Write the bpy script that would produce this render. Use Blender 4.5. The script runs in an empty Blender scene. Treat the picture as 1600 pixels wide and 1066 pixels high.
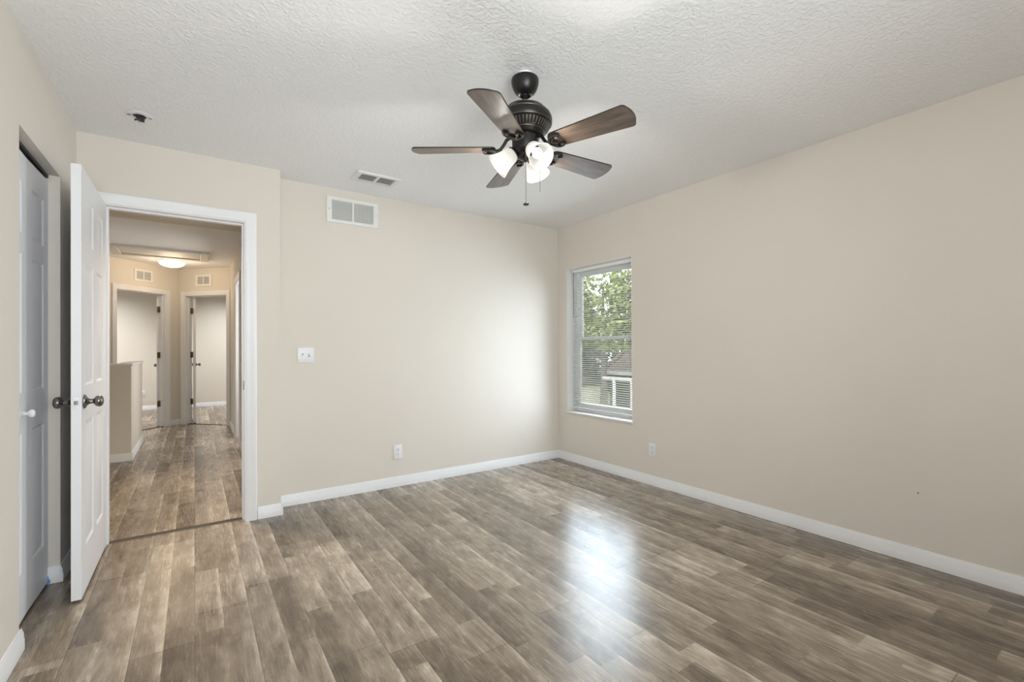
import bpy, bmesh, math, random
from mathutils import Vector, Matrix

S = bpy.context.scene
COL = S.collection
random.seed(7)
PI = math.pi

# ------------------------------------------------------------------ camera
H_CAM = 1.1688
YAW, PITCH, ROLL = math.radians(34.4755), math.radians(0.2528), math.radians(-0.2628)
F_PX = 722.604
cd = bpy.data.cameras.new('camera')
cam = bpy.data.objects.new('camera', cd)
COL.objects.link(cam)
fx = Vector((math.sin(YAW), math.cos(YAW), 0)); rx = Vector((math.cos(YAW), -math.sin(YAW), 0)); uz = Vector((0, 0, 1))
Fv = fx * math.cos(PITCH) + uz * math.sin(PITCH)
Uv = -fx * math.sin(PITCH) + uz * math.cos(PITCH)
Rv = rx * math.cos(ROLL) + Uv * math.sin(ROLL)
U2 = -rx * math.sin(ROLL) + Uv * math.cos(ROLL)
m = Matrix((Rv, U2, -Fv)).transposed().to_4x4()
m.translation = Vector((0, 0, H_CAM))
cam.matrix_world = m
cd.sensor_width = 36.0
cd.lens = F_PX * 36.0 / 1600.0
cd.shift_y = 8.3 / 1600.0
cd.clip_start = 0.02
S.camera = cam

# ------------------------------------------------------------------ world, light, exposure
S.view_settings.view_transform = 'Standard'
S.view_settings.look = 'None'
S.view_settings.gamma = 1.0
S.view_settings.exposure = 0.03
S.view_settings.use_curve_mapping = False

w = bpy.data.worlds.new('sky')
S.world = w
w.use_nodes = True
nt = w.node_tree
bg = nt.nodes['Background']
# bright overcast sky, a little darker towards the horizon
stc = nt.nodes.new('ShaderNodeTexCoord')
ssp = nt.nodes.new('ShaderNodeSeparateXYZ')
nt.links.new(stc.outputs['Generated'], ssp.inputs[0])
srp = nt.nodes.new('ShaderNodeValToRGB')
srp.color_ramp.elements[0].position = 0.0
srp.color_ramp.elements[0].color = (0.72, 0.74, 0.74, 1)
srp.color_ramp.elements[1].position = 0.35
srp.color_ramp.elements[1].color = (0.95, 0.98, 1.0, 1)
nt.links.new(ssp.outputs['Z'], srp.inputs[0])
nt.links.new(srp.outputs[0], bg.inputs[0])
bg.inputs[1].default_value = 3.8


def lamp(name, kind, loc, energy, color=(1, 1, 1), **kw):
    d = bpy.data.lights.new(name, kind)
    d.energy = energy
    d.color = color
    aim = kw.pop('aim', None)
    for k, v in kw.items():
        setattr(d, k, v)
    o = bpy.data.objects.new(name, d)
    COL.objects.link(o)
    o.location = loc
    if aim is not None:
        o.rotation_euler = Vector(aim).to_track_quat('-Z', 'Y').to_euler()
    return o


lamp('sun', 'SUN', (0, 0, 20), 1.6, (1.0, 0.95, 0.86), angle=0.01, aim=(0.62, 0.30, -0.72))
# daylight at the window in the picture and fill from a window added behind the camera
for _k in range(12):     # the blind sends the daylight in slightly downwards, so the window's light is laid in strips
    lamp('window_daylight', 'AREA', (3.214, 3.005 + (_k % 2) * 0.40, 0.68 + (_k // 2) * 0.23), 1.62, (0.74, 0.88, 1.0), shape='RECTANGLE', size=0.40, size_y=0.21, spread=math.radians(150), aim=(-1, -0.14, -0.34))
lamp('rear_fill_light', 'AREA', (0.2, -1.20, 1.35), 103, (0.93, 0.97, 1.0), shape='RECTANGLE', size=1.75, size_y=1.45, aim=(-0.15, 1, 0.95))
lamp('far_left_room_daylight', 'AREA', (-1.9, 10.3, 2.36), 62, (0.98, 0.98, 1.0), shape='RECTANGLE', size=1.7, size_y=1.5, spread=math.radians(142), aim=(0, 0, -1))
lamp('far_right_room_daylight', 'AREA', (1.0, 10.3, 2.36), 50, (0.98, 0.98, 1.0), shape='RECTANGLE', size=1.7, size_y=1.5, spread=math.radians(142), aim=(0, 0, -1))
lamp('near_hall_fill', 'SPOT', (-0.08, 4.25, 2.41), 150, (1.0, 0.86, 0.70), shadow_soft_size=0.07, spot_size=math.radians(112), spot_blend=0.9, aim=(0, 0, -1))  # unseen fill spot added to brighten the hall floor, no fixture
lamp('side_room_daylight', 'AREA', (1.22, 6.85, 1.4), 24, (0.97, 0.98, 1.0), shape='RECTANGLE', size=1.0, size_y=1.3, aim=(-1, 0, -0.1))

# ------------------------------------------------------------------ dimensions
H = 2.44
WX = 3.206          # right wall
DY = 3.804          # back wall
LX = -0.562         # left wall
EY = 3.628          # entry (door) wall
CX = 0.503          # end of the entry wall
EY2 = 3.743
YB = -1.0           # rear wall


# ------------------------------------------------------------------ materials
def new_mat(name):
    mt = bpy.data.materials.new(name)
    mt.use_nodes = True
    n = mt.node_tree
    b = n.nodes['Principled BSDF']
    return mt, n, b


def nd(n, kind, **kw):
    x = n.nodes.new(kind)
    for k, v in kw.items():
        setattr(x, k, v)
    return x


def math_node(n, op, a, b=None, c=None):
    x = n.nodes.new('ShaderNodeMath')
    x.operation = op
    for i, v in enumerate((a, b, c)):
        if v is None:
            continue
        if isinstance(v, (int, float)):
            x.inputs[i].default_value = v
        else:
            n.links.new(v, x.inputs[i])
    return x.outputs[0]


def simple(name, col, rough=0.5, metal=0.0, spec=0.5, var=0.04, vscale=6.0, bump=0.0, bscale=120.0, coat=0.0):
    mt, n, b = new_mat(name)
    b.inputs['Roughness'].default_value = rough
    b.inputs['Metallic'].default_value = metal
    b.inputs['Specular IOR Level'].default_value = spec
    b.inputs['Coat Weight'].default_value = coat
    tc = nd(n, 'ShaderNodeTexCoord')
    no = nd(n, 'ShaderNodeTexNoise')
    no.inputs['Scale'].default_value = vscale
    no.inputs['Detail'].default_value = 4
    n.links.new(tc.outputs['Object'], no.inputs['Vector'])
    rp = nd(n, 'ShaderNodeValToRGB')
    rp.color_ramp.elements[0].position = 0.3
    rp.color_ramp.elements[1].position = 0.7
    rp.color_ramp.elements[0].color = tuple(c * (1 - var) for c in col) + (1,)
    rp.color_ramp.elements[1].color = tuple(min(1, c * (1 + var)) for c in col) + (1,)
    n.links.new(no.outputs['Fac'], rp.inputs[0])
    n.links.new(rp.outputs[0], b.inputs['Base Color'])
    if bump > 0:
        n2 = nd(n, 'ShaderNodeTexNoise')
        n2.inputs['Scale'].default_value = bscale
        n2.inputs['Detail'].default_value = 3
        n.links.new(tc.outputs['Object'], n2.inputs['Vector'])
        bp = nd(n, 'ShaderNodeBump')
        bp.inputs['Strength'].default_value = bump
        bp.inputs['Distance'].default_value = 0.004
        n.links.new(n2.outputs['Fac'], bp.inputs['Height'])
        n.links.new(bp.outputs[0], b.inputs['Normal'])
    return mt


def ceiling_mat():
    mt, n, b = new_mat('knockdown_ceiling_paint')
    b.inputs['Base Color'].default_value = (0.86, 0.858, 0.855, 1)
    b.inputs['Roughness'].default_value = 0.85
    tc = nd(n, 'ShaderNodeTexCoord')
    a = nd(n, 'ShaderNodeTexNoise')
    a.inputs['Scale'].default_value = 55
    a.inputs['Detail'].default_value = 3
    a.inputs['Distortion'].default_value = 0.6
    n.links.new(tc.outputs['Object'], a.inputs['Vector'])
    rp = nd(n, 'ShaderNodeValToRGB')
    rp.color_ramp.elements[0].position = 0.42
    rp.color_ramp.elements[1].position = 0.62
    n.links.new(a.outputs['Fac'], rp.inputs[0])
    bp = nd(n, 'ShaderNodeBump')
    bp.inputs['Strength'].default_value = 0.45
    bp.inputs['Distance'].default_value = 0.004
    n.links.new(rp.outputs[0], bp.inputs['Height'])
    n.links.new(bp.outputs[0], b.inputs['Normal'])
    return mt


def floor_mat():
    mt, n, b = new_mat('taupe_laminate_planks')
    tc = nd(n, 'ShaderNodeTexCoord')
    sp = nd(n, 'ShaderNodeSeparateXYZ')
    n.links.new(tc.outputs['Object'], sp.inputs[0])
    X, Y = sp.outputs[0], sp.outputs[1]
    PW, PL = 0.2045, 1.22

    def rnd(v, w_):
        wn = nd(n, 'ShaderNodeTexWhiteNoise', noise_dimensions='2D')
        cb = nd(n, 'ShaderNodeCombineXYZ')
        n.links.new(v, cb.inputs[0])
        if isinstance(w_, (int, float)):
            cb.inputs[1].default_value = w_
        else:
            n.links.new(w_, cb.inputs[1])
        n.links.new(cb.outputs[0], wn.inputs['Vector'])
        return wn.outputs['Value']
    # boards
    ux = math_node(n, 'DIVIDE', math_node(n, 'ADD', X, 20.45), PW)
    row = math_node(n, 'FLOOR', ux)
    fu = math_node(n, 'FRACT', ux)
    vy = math_node(n, 'ADD', math_node(n, 'DIVIDE', math_node(n, 'ADD', Y, 20), PL), rnd(row, 3.7))
    colm = math_node(n, 'FLOOR', vy)
    fv = math_node(n, 'FRACT', vy)
    # the two printed strips on each board, with their own joints
    u2 = math_node(n, 'MULTIPLY', ux, 2.0)
    srow = math_node(n, 'FLOOR', u2)
    fs = math_node(n, 'FRACT', u2)
    sv = math_node(n, 'ADD', math_node(n, 'MULTIPLY', vy, 1.9), math_node(n, 'MULTIPLY', rnd(srow, 9.1), 5.0))
    scol = math_node(n, 'FLOOR', sv)
    fsv = math_node(n, 'FRACT', sv)
    sid = rnd(srow, scol)
    pid = rnd(row, colm)
    # grain coordinates: stretched along the board, shifted per strip
    def grain(sx, sy, det, dist, off):
        cb = nd(n, 'ShaderNodeCombineXYZ')
        n.links.new(math_node(n, 'MULTIPLY', X, sx), cb.inputs[0])
        n.links.new(math_node(n, 'ADD', math_node(n, 'MULTIPLY', Y, sy), math_node(n, 'MULTIPLY', sid, off)), cb.inputs[1])
        n.links.new(math_node(n, 'MULTIPLY', sid, 37.0), cb.inputs[2])
        t = nd(n, 'ShaderNodeTexNoise')
        t.inputs['Scale'].default_value = 1.0
        t.inputs['Detail'].default_value = det
        t.inputs['Roughness'].default_value = 0.6
        t.inputs['Distortion'].default_value = dist
        n.links.new(cb.outputs[0], t.inputs['Vector'])
        return t.outputs['Fac']
    g1 = grain(12.0, 2.3, 5, 2.4, 11.0)      # broad cathedral bands
    g2 = grain(105.0, 5.0, 3, 1.6, 23.0)     # fine saw lines
    g3 = grain(9.0, 6.0, 5, 1.0, 5.0)        # cloudy wear
    val = math_node(n, 'ADD', math_node(n, 'MULTIPLY', sid, 0.40), math_node(n, 'MULTIPLY', pid, 0.24))
    val = math_node(n, 'ADD', val, math_node(n, 'MULTIPLY', math_node(n, 'SUBTRACT', g1, 0.5), 0.95))
    val = math_node(n, 'ADD', val, math_node(n, 'MULTIPLY', math_node(n, 'SUBTRACT', g2, 0.5), 0.27))
    val = math_node(n, 'ADD', val, math_node(n, 'MULTIPLY', math_node(n, 'SUBTRACT', g3, 0.5), 0.80))
    g4 = grain(150.0, 7.0, 2, 3.0, 31.0)    # thin dark checks
    chk = math_node(n, 'MULTIPLY', math_node(n, 'GREATER_THAN', g4, 0.63), -0.13)
    val = math_node(n, 'ADD', val, chk)
    g5 = grain(22.0, 1.1, 2, 1.6, 47.0)      # long whitewashed streaks
    stk = math_node(n, 'MULTIPLY', math_node(n, 'MAXIMUM', math_node(n, 'SUBTRACT', g5, 0.56), 0.0), 0.7)
    val = math_node(n, 'ADD', val, stk)
    # a pale sapwood streak towards one edge of each strip
    edge = math_node(n, 'POWER', fs, 5.0)
    val = math_node(n, 'ADD', val, math_node(n, 'MULTIPLY', edge, 0.30))
    val = math_node(n, 'ADD', val, 0.11)
    rp = nd(n, 'ShaderNodeValToRGB')
    e = rp.color_ramp.elements
    e[0].position = 0.0
    e[0].color = (0.070, 0.051, 0.034, 1)
    e[1].position = 1.0
    e[1].color = (0.58, 0.50, 0.405, 1)
    m1 = e.new(0.35)
    m1.color = (0.170, 0.130, 0.092, 1)
    m2 = e.new(0.65)
    m2.color = (0.305, 0.245, 0.185, 1)
    n.links.new(val, rp.inputs[0])
    # seams
    def near(fr, lim):
        a = math_node(n, 'LESS_THAN', fr, lim)
        c = math_node(n, 'GREATER_THAN', fr, 1 - lim)
        return math_node(n, 'MAXIMUM', a, c)
    seam = math_node(n, 'MAXIMUM', near(fu, 0.006), near(fv, 0.0011))
    mx = nd(n, 'ShaderNodeMix', data_type='RGBA')
    n.links.new(math_node(n, 'MULTIPLY', seam, 0.75), mx.inputs[0])
    n.links.new(rp.outputs[0], mx.inputs[6])
    mx.inputs[7].default_value = (0.03, 0.022, 0.016, 1)
    n.links.new(mx.outputs[2], b.inputs['Base Color'])
    rr = math_node(n, 'ADD', 0.215, math_node(n, 'MULTIPLY', g2, 0.10))
    n.links.new(rr, b.inputs['Roughness'])
    b.inputs['Specular IOR Level'].default_value = 0.65
    bp = nd(n, 'ShaderNodeBump')
    bp.inputs['Strength'].default_value = 0.25
    bp.inputs['Distance'].default_value = 0.0012
    hgt = math_node(n, 'SUBTRACT', math_node(n, 'MULTIPLY', g2, 0.6), seam)
    n.links.new(hgt, bp.inputs['Height'])
    n.links.new(bp.outputs[0], b.inputs['Normal'])
    return mt


def wood_blade():
    mt, n, b = new_mat('walnut_blade')
    tc = nd(n, 'ShaderNodeTexCoord')
    mp = nd(n, 'ShaderNodeMapping')
    mp.inputs['Scale'].default_value = (3.0, 34.0, 20.0)
    n.links.new(tc.outputs['Object'], mp.inputs[0])
    t = nd(n, 'ShaderNodeTexNoise')
    t.inputs['Scale'].default_value = 1.0
    t.inputs['Detail'].default_value = 5
    t.inputs['Distortion'].default_value = 1.5
    n.links.new(mp.outputs[0], t.inputs['Vector'])
    rp = nd(n, 'ShaderNodeValToRGB')
    rp.color_ramp.elements[0].position = 0.3
    rp.color_ramp.elements[1].position = 0.72
    rp.color_ramp.elements[0].color = (0.030, 0.019, 0.013, 1)
    rp.color_ramp.elements[1].color = (0.115, 0.075, 0.048, 1)
    n.links.new(t.outputs['Fac'], rp.inputs[0])
    n.links.new(rp.outputs[0], b.inputs['Base Color'])
    b.inputs['Roughness'].default_value = 0.40
    b.inputs['Coat Weight'].default_value = 0.35
    b.inputs['Coat Roughness'].default_value = 0.25
    return mt


def shade_mat(name, emit, col=(1, 0.97, 0.92)):
    mt, n, b = new_mat(name)
    n.nodes.remove(b)
    out = n.nodes['Material Output']
    tr = nd(n, 'ShaderNodeBsdfTranslucent')
    tr.inputs[0].default_value = (0.22, 0.215, 0.20, 1)
    df = nd(n, 'ShaderNodeBsdfGlossy')
    df.inputs['Roughness'].default_value = 0.25
    df.inputs[0].default_value = (0.9, 0.9, 0.9, 1)
    mx = nd(n, 'ShaderNodeMixShader')
    mx.inputs[0].default_value = 0.08
    n.links.new(tr.outputs[0], mx.inputs[1])
    n.links.new(df.outputs[0], mx.inputs[2])
    em = nd(n, 'ShaderNodeEmission')
    no = nd(n, 'ShaderNodeTexNoise')
    no.inputs['Scale'].default_value = 20
    tc = nd(n, 'ShaderNodeTexCoord')
    n.links.new(tc.outputs['Object'], no.inputs['Vector'])
    rp = nd(n, 'ShaderNodeValToRGB')
    rp.color_ramp.elements[0].color = tuple(c * 0.92 for c in col) + (1,)
    rp.color_ramp.elements[1].color = tuple(col) + (1,)
    n.links.new(no.outputs['Fac'], rp.inputs[0])
    n.links.new(rp.outputs[0], em.inputs[0])
    em.inputs[1].default_value = emit
    ad = nd(n, 'ShaderNodeAddShader')
    n.links.new(mx.outputs[0], ad.inputs[0])
    n.links.new(em.outputs[0], ad.inputs[1])
    n.links.new(ad.outputs[0], out.inputs[0])
    return mt


def glass_mat():
    mt, n, b = new_mat('window_glass')
    n.nodes.remove(b)
    out = n.nodes['Material Output']
    t = nd(n, 'ShaderNodeBsdfTransparent')
    t.inputs[0].default_value = (0.93, 0.95, 0.94, 1)
    g = nd(n, 'ShaderNodeBsdfGlossy')
    g.inputs['Roughness'].default_value = 0.02
    lw = nd(n, 'ShaderNodeFresnel')
    lw.inputs[0].default_value = 1.35
    mx = nd(n, 'ShaderNodeMixShader')
    n.links.new(lw.outputs[0], mx.inputs[0])
    n.links.new(t.outputs[0], mx.inputs[1])
    n.links.new(g.outputs[0], mx.inputs[2])
    n.links.new(mx.outputs[0], out.inputs[0])
    return mt


def brick_mat(name, c1, c2, mortar, scale, bw, rh):
    mt, n, b = new_mat(name)
    tc = nd(n, 'ShaderNodeTexCoord')
    br = nd(n, 'ShaderNodeTexBrick')
    br.inputs['Color1'].default_value = c1 + (1,)
    br.inputs['Color2'].default_value = c2 + (1,)
    br.inputs['Mortar'].default_value = mortar + (1,)
    br.inputs['Scale'].default_value = scale
    br.inputs['Brick Width'].default_value = bw
    br.inputs['Row Height'].default_value = rh
    br.inputs['Mortar Size'].default_value = 0.02
    mp = nd(n, 'ShaderNodeMapping')
    mp.inputs['Rotation'].default_value = (PI / 2, 0, PI / 2)
    n.links.new(tc.outputs['Object'], mp.inputs[0])
    n.links.new(mp.outputs[0], br.inputs['Vector'])
    n.links.new(br.outputs[0], b.inputs['Base Color'])
    b.inputs['Roughness'].default_value = 0.85
    return mt


M = {}
M['wall'] = simple('cream_wall_paint', (0.722, 0.670, 0.607), 0.75, var=0.012, vscale=1.5, bump=0.12, bscale=90, spec=0.3)
M['hall_wall'] = simple('hall_wall_paint', (0.700, 0.660, 0.585), 0.75, var=0.012, vscale=1.5, bump=0.10, bscale=90, spec=0.3)
M['ceiling'] = ceiling_mat()
M['floor'] = floor_mat()
M['trim'] = simple('white_trim_paint', (0.80, 0.80, 0.815), 0.38, var=0.015, vscale=3, spec=0.5)
M['door'] = simple('white_door_paint', (0.80, 0.80, 0.83), 0.42, var=0.012, vscale=3, spec=0.45)
M['vinyl'] = simple('white_vinyl', (0.90, 0.90, 0.91), 0.4, var=0.01)
M['reveal'] = simple('white_window_reveal', (0.80, 0.80, 0.79), 0.6, var=0.01)
M['marble'] = simple('white_marble_sill', (0.78, 0.77, 0.76), 0.3, var=0.05, vscale=8)
M['slat'] = simple('white_blind_slats', (0.90, 0.90, 0.90), 0.45, var=0.01)


def slat_mat():
    mt, n, b = new_mat('translucent_blind_slats')
    out = n.nodes['Material Output']
    tc = nd(n, 'ShaderNodeTexCoord')
    no = nd(n, 'ShaderNodeTexNoise')
    no.inputs['Scale'].default_value = 9
    n.links.new(tc.outputs['Object'], no.inputs['Vector'])
    rp = nd(n, 'ShaderNodeValToRGB')
    rp.color_ramp.elements[0].color = (0.86, 0.86, 0.86, 1)
    rp.color_ramp.elements[1].color = (0.91, 0.91, 0.91, 1)
    n.links.new(no.outputs['Fac'], rp.inputs[0])
    n.links.new(rp.outputs[0], b.inputs['Base Color'])
    b.inputs['Roughness'].default_value = 0.4
    t = nd(n, 'ShaderNodeBsdfTranslucent')
    n.links.new(rp.outputs[0], t.inputs[0])
    mx = nd(n, 'ShaderNodeMixShader')
    mx.inputs[0].default_value = 0.38
    n.links.new(b.outputs[0], mx.inputs[1])
    n.links.new(t.outputs[0], mx.inputs[2])
    n.links.new(mx.outputs[0], out.inputs[0])
    return mt


M['slats'] = slat_mat()
M['glass'] = glass_mat()
M['bronze'] = simple('oil_rubbed_bronze', (0.012, 0.0105, 0.0100), 0.36, metal=0.25, var=0.2, vscale=14, spec=0.5)
M['bronze_edge'] = simple('rubbed_bronze_highlight', (0.16, 0.145, 0.13), 0.35, metal=0.8, var=0.1)
M['blade'] = wood_blade()
M['blade_edge'] = simple('dark_blade_edge', (0.010, 0.007, 0.006), 0.45, var=0.1)
M['shade'] = shade_mat('frosted_glass_shade', 0.5)
M['bulb'] = shade_mat('lit_bulb', 6.0)
M['nickel'] = simple('dark_brushed_nickel', (0.20, 0.195, 0.185), 0.26, metal=1.0, var=0.1, vscale=30)
M['chrome'] = simple('bright_latch_metal', (0.62, 0.62, 0.63), 0.3, metal=0.9, var=0.05)
M['brass'] = simple('aged_brass_hinge', (0.17, 0.125, 0.07), 0.4, metal=0.85, var=0.2, vscale=40)
M['black'] = simple('black_plastic', (0.012, 0.012, 0.012), 0.45, var=0.1)
M['dark'] = simple('duct_shade_backing', (0.05, 0.05, 0.048), 0.9, var=0.1)  # shade inside the ceiling register put into the backing's colour
M['duct'] = simple('grey_duct_interior', (0.20, 0.20, 0.19), 0.9, var=0.1)
M['plate'] = simple('white_wall_plate', (0.80, 0.80, 0.83), 0.35, var=0.01)
M['vent'] = simple('white_vent_enamel', (0.78, 0.78, 0.76), 0.4, var=0.02)
M['hatchm'] = simple('attic_hatch_paint', (0.72, 0.69, 0.64), 0.6, var=0.02)
M['dome'] = shade_mat('lit_hall_dome', 1.6, (1.0, 0.93, 0.80))
M['strip'] = simple('dark_wood_transition', (0.045, 0.032, 0.022), 0.5, var=0.25, vscale=25)
M['tape'] = simple('blue_masking_tape', (0.10, 0.25, 0.60), 0.6, var=0.1)
M['wire'] = simple('dark_wire_sheath', (0.02, 0.02, 0.02), 0.5, var=0.1)
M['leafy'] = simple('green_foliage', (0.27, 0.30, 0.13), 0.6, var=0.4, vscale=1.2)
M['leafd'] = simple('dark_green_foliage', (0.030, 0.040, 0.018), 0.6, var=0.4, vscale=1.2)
M['bark'] = simple('grey_bark', (0.13, 0.10, 0.08), 0.9, var=0.3, vscale=12)
M['grass'] = simple('lawn_grass', (0.12, 0.17, 0.06), 0.9, var=0.3, vscale=2)
M['brick'] = brick_mat('brown_brick', (0.11, 0.062, 0.048), (0.085, 0.05, 0.038), (0.13, 0.10, 0.085), 3.5, 0.8, 0.28)
M['shingle'] = brick_mat('brown_roof_shingles', (0.105, 0.068, 0.052), (0.075, 0.05, 0.04), (0.045, 0.032, 0.026), 2.2, 0.7, 0.3)
M['stucco'] = simple('cream_stucco', (0.72, 0.68, 0.56), 0.9, var=0.05, bump=0.3, bscale=60)
M['screen'] = simple('dark_screen_opening', (0.03, 0.033, 0.03), 0.7, var=0.2)


# ------------------------------------------------------------------ mesh helpers
def box(bm, x0, x1, y0, y1, z0, z1, mt=None):
    vs = [bm.verts.new(p) for p in ((x0, y0, z0), (x1, y0, z0), (x1, y1, z0), (x0, y1, z0), (x0, y0, z1), (x1, y0, z1), (x1, y1, z1), (x0, y1, z1))]
    for f in ((3, 2, 1, 0), (4, 5, 6, 7), (0, 1, 5, 4), (1, 2, 6, 5), (2, 3, 7, 6), (3, 0, 4, 7)):
        fc = bm.faces.new([vs[i] for i in f])
        if mt is not None:
            fc.material_index = mt
    return vs


def bbox(bm, x0, x1, y0, y1, z0, z1, r=0.003, seg=1):
    """a box with bevelled edges"""
    b2 = bmesh.new()
    box(b2, x0, x1, y0, y1, z0, z1)
    bmesh.ops.bevel(b2, geom=b2.edges[:], offset=r, segments=seg, affect='EDGES', profile=0.5)
    merge(bm, b2)


def merge(bm, b2, mat=None, mi=None):
    mp = {}
    for v in b2.verts:
        mp[v] = bm.verts.new(mat @ v.co if mat is not None else v.co)
    for f in b2.faces:
        nf = bm.faces.new([mp[v] for v in f.verts])
        nf.smooth = f.smooth
        nf.material_index = f.material_index if mi is None else mi
    b2.free()


def lathe(bm, prof, seg=32, mat=None, cap=True, closed=False):
    """profile [(r, z)] turned about z"""
    rings = []
    for r, z in prof:
        if r < 1e-6:
            v = bm.verts.new(Vector((0, 0, z)) if mat is None else mat @ Vector((0, 0, z)))
            rings.append([v])
        else:
            ring = []
            for k in range(seg):
                a = 2 * PI * k / seg
                p = Vector((r * math.cos(a), r * math.sin(a), z))
                ring.append(bm.verts.new(p if mat is None else mat @ p))
            rings.append(ring)
    pairs = list(zip(rings[:-1], rings[1:]))
    if closed:
        pairs.append((rings[-1], rings[0]))
    for a, b in pairs:
        for k in range(seg):
            k2 = (k + 1) % seg
            if len(a) == 1 and len(b) == 1:
                continue
            if len(a) == 1:
                f = bm.faces.new((a[0], b[k2], b[k]))
            elif len(b) == 1:
                f = bm.faces.new((a[k], a[k2], b[0]))
            else:
                f = bm.faces.new((a[k], a[k2], b[k2], b[k]))
            f.smooth = True
    if cap and not closed:
        for ring in (rings[0], rings[-1]):
            if len(ring) > 2:
                bm.faces.new(ring)


def tube(bm, pts, r, seg=8):
    pts = [Vector(p) for p in pts]
    rr = r if isinstance(r, (list, tuple)) else [r] * len(pts)
    rings = []
    ref = Vector((0.13, 0.21, 1.0)).normalized()
    for i, p in enumerate(pts):
        t = (pts[min(i + 1, len(pts) - 1)] - pts[max(i - 1, 0)]).normalized()
        if abs(t.dot(ref)) > 0.97:
            a = t.cross(Vector((1, 0, 0))).normalized()
        else:
            a = t.cross(ref).normalized()
        b = t.cross(a).normalized()
        rings.append([bm.verts.new(p + (a * math.cos(2 * PI * k / seg) + b * math.sin(2 * PI * k / seg)) * rr[i]) for k in range(seg)])
    for a, b in zip(rings[:-1], rings[1:]):
        for k in range(seg):
            f = bm.faces.new((a[k], a[(k + 1) % seg], b[(k + 1) % seg], b[k]))
            f.smooth = True
    bm.faces.new(rings[0])
    bm.faces.new(rings[-1])


def prism(bm, poly, vec):
    """extrude a polygon (list of 3D points) by vec"""
    a = [bm.verts.new(p) for p in poly]
    b = [bm.verts.new(Vector(p) + Vector(vec)) for p in poly]
    bm.faces.new(a)
    bm.faces.new(b[::-1])
    k = len(a)
    for i in range(k):
        bm.faces.new((a[i], a[(i + 1) % k], b[(i + 1) % k], b[i]))


def obj(name, bm, mt, parent=None, sharp=35, mat=None):
    bmesh.ops.recalc_face_normals(bm, faces=bm.faces[:])
    me = bpy.data.meshes.new(name)
    bm.to_mesh(me)
    bm.free()
    for x in (mt if isinstance(mt, (list, tuple)) else [mt]):
        me.materials.append(x)
    me.set_sharp_from_angle(angle=math.radians(sharp))
    o = bpy.data.objects.new(name, me)
    COL.objects.link(o)
    if parent is not None:
        o.parent = parent
    if mat is not None:
        o.matrix_local = mat
    return o


def tag(o, label=None, cat=None, group=None, kind=None):
    if label:
        o['label'] = label
    if cat:
        o['category'] = cat
    if group:
        o['group'] = group
    if kind:
        o['kind'] = kind
    return o


def thing(name, label, cat, loc=(0, 0, 0), rotz=0.0, group=None, kind=None):
    o = bpy.data.objects.new(name, None)
    COL.objects.link(o)
    o.location = loc
    o.rotation_euler = (0, 0, rotz)
    o.empty_display_size = 0.05
    return tag(o, label, cat, group, kind)


def struct(name, bm, mt, label, cat, parent=None):
    return tag(obj(name, bm, mt, parent), label, cat, None, 'structure')


def bx(*boxes):
    bm = bmesh.new()
    for b in boxes:
        box(bm, *b)
    return bm


def frame_rect(bm, x0, x1, z0, z1, y0, y1, wd, r=0.0):
    """picture-frame of four boxes in the XZ plane"""
    for a in ((x0, x0 + wd, y0, y1, z0, z1), (x1 - wd, x1, y0, y1, z0, z1), (x0 + wd, x1 - wd, y0, y1, z1 - wd, z1), (x0 + wd, x1 - wd, y0, y1, z0, z0 + wd)):
        if r:
            bbox(bm, *a, r)
        else:
            box(bm, *a)


# ------------------------------------------------------------------ room shell
HC = (-0.208, 8.972)            # far corner of the hall
S2 = math.sqrt(0.5)
XL_OUT, YF = -3.2, 11.45

struct('floor', bx((XL_OUT - .1, 3.386, YB - .1, YF + .1, -0.12, 0.0)), M['floor'], 'taupe brown laminate plank floor running through bedroom and hall', 'floor')
struct('ceiling', bx((XL_OUT - .1, 3.386, YB - .1, YF + .1, H, H + 0.12)), M['ceiling'], 'white textured ceiling over bedroom and hall', 'ceiling')

WY0, WY1, WZ0, WZ1 = 2.783, 3.655, 0.513, 1.990       # window opening
struct('wall_right', bx((WX, 3.386, YB, WY0, 0, H), (WX, 3.386, WY1, 3.92, 0, H), (WX, 3.386, WY0, WY1, 0, WZ0), (WX, 3.386, WY0, WY1, WZ1, H)), M['wall'], 'cream wall with the window at its far end', 'wall')
struct('wall_back', bx((CX, WX, DY, 3.92, 0, H)), M['wall'], 'cream wall facing the room with vent, switch and outlet', 'wall')
struct('wall_entry', bx((LX, -0.457, EY, EY2, 0, H), (-0.457, 0.300, EY, EY2, 2.055, H), (0.300, CX, EY, EY2, 0, H), (0.455, CX, EY2, 3.92, 0, H)), M['wall'], 'short cream wall around the open bedroom doorway', 'wall')
CY0, CY1, CZ = 2.567, 3.236, 2.052                     # closet opening
struct('wall_left', bx((LX - .115, LX, YB, CY0, 0, H), (LX - .115, LX, CY1, EY2, 0, H), (LX - .115, LX, CY0, CY1, CZ, H)), M['wall'], 'cream wall with the closet opening at left', 'wall')
struct('wall_closet', bx((-1.30, -1.25, 1.5, EY2, 0, H), (-1.25, LX - .115, 1.45, 1.5, 0, H), (-1.25, LX - .115, EY2 - .05, EY2, 0, H)), M['wall'], 'cream wall inside the closet behind the folding doors', 'wall')
RW0, RW1 = -0.5, 1.3
struct('wall_rear', bx((LX - .115, RW0, YB - .1, YB, 0, H), (RW1, 3.386, YB - .1, YB, 0, H), (RW0, RW1, YB - .1, YB, 0, 0.75), (RW0, RW1, YB - .1, YB, 2.13, H)), M['wall'], 'cream wall with an added wide window behind the camera', 'wall')
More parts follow.
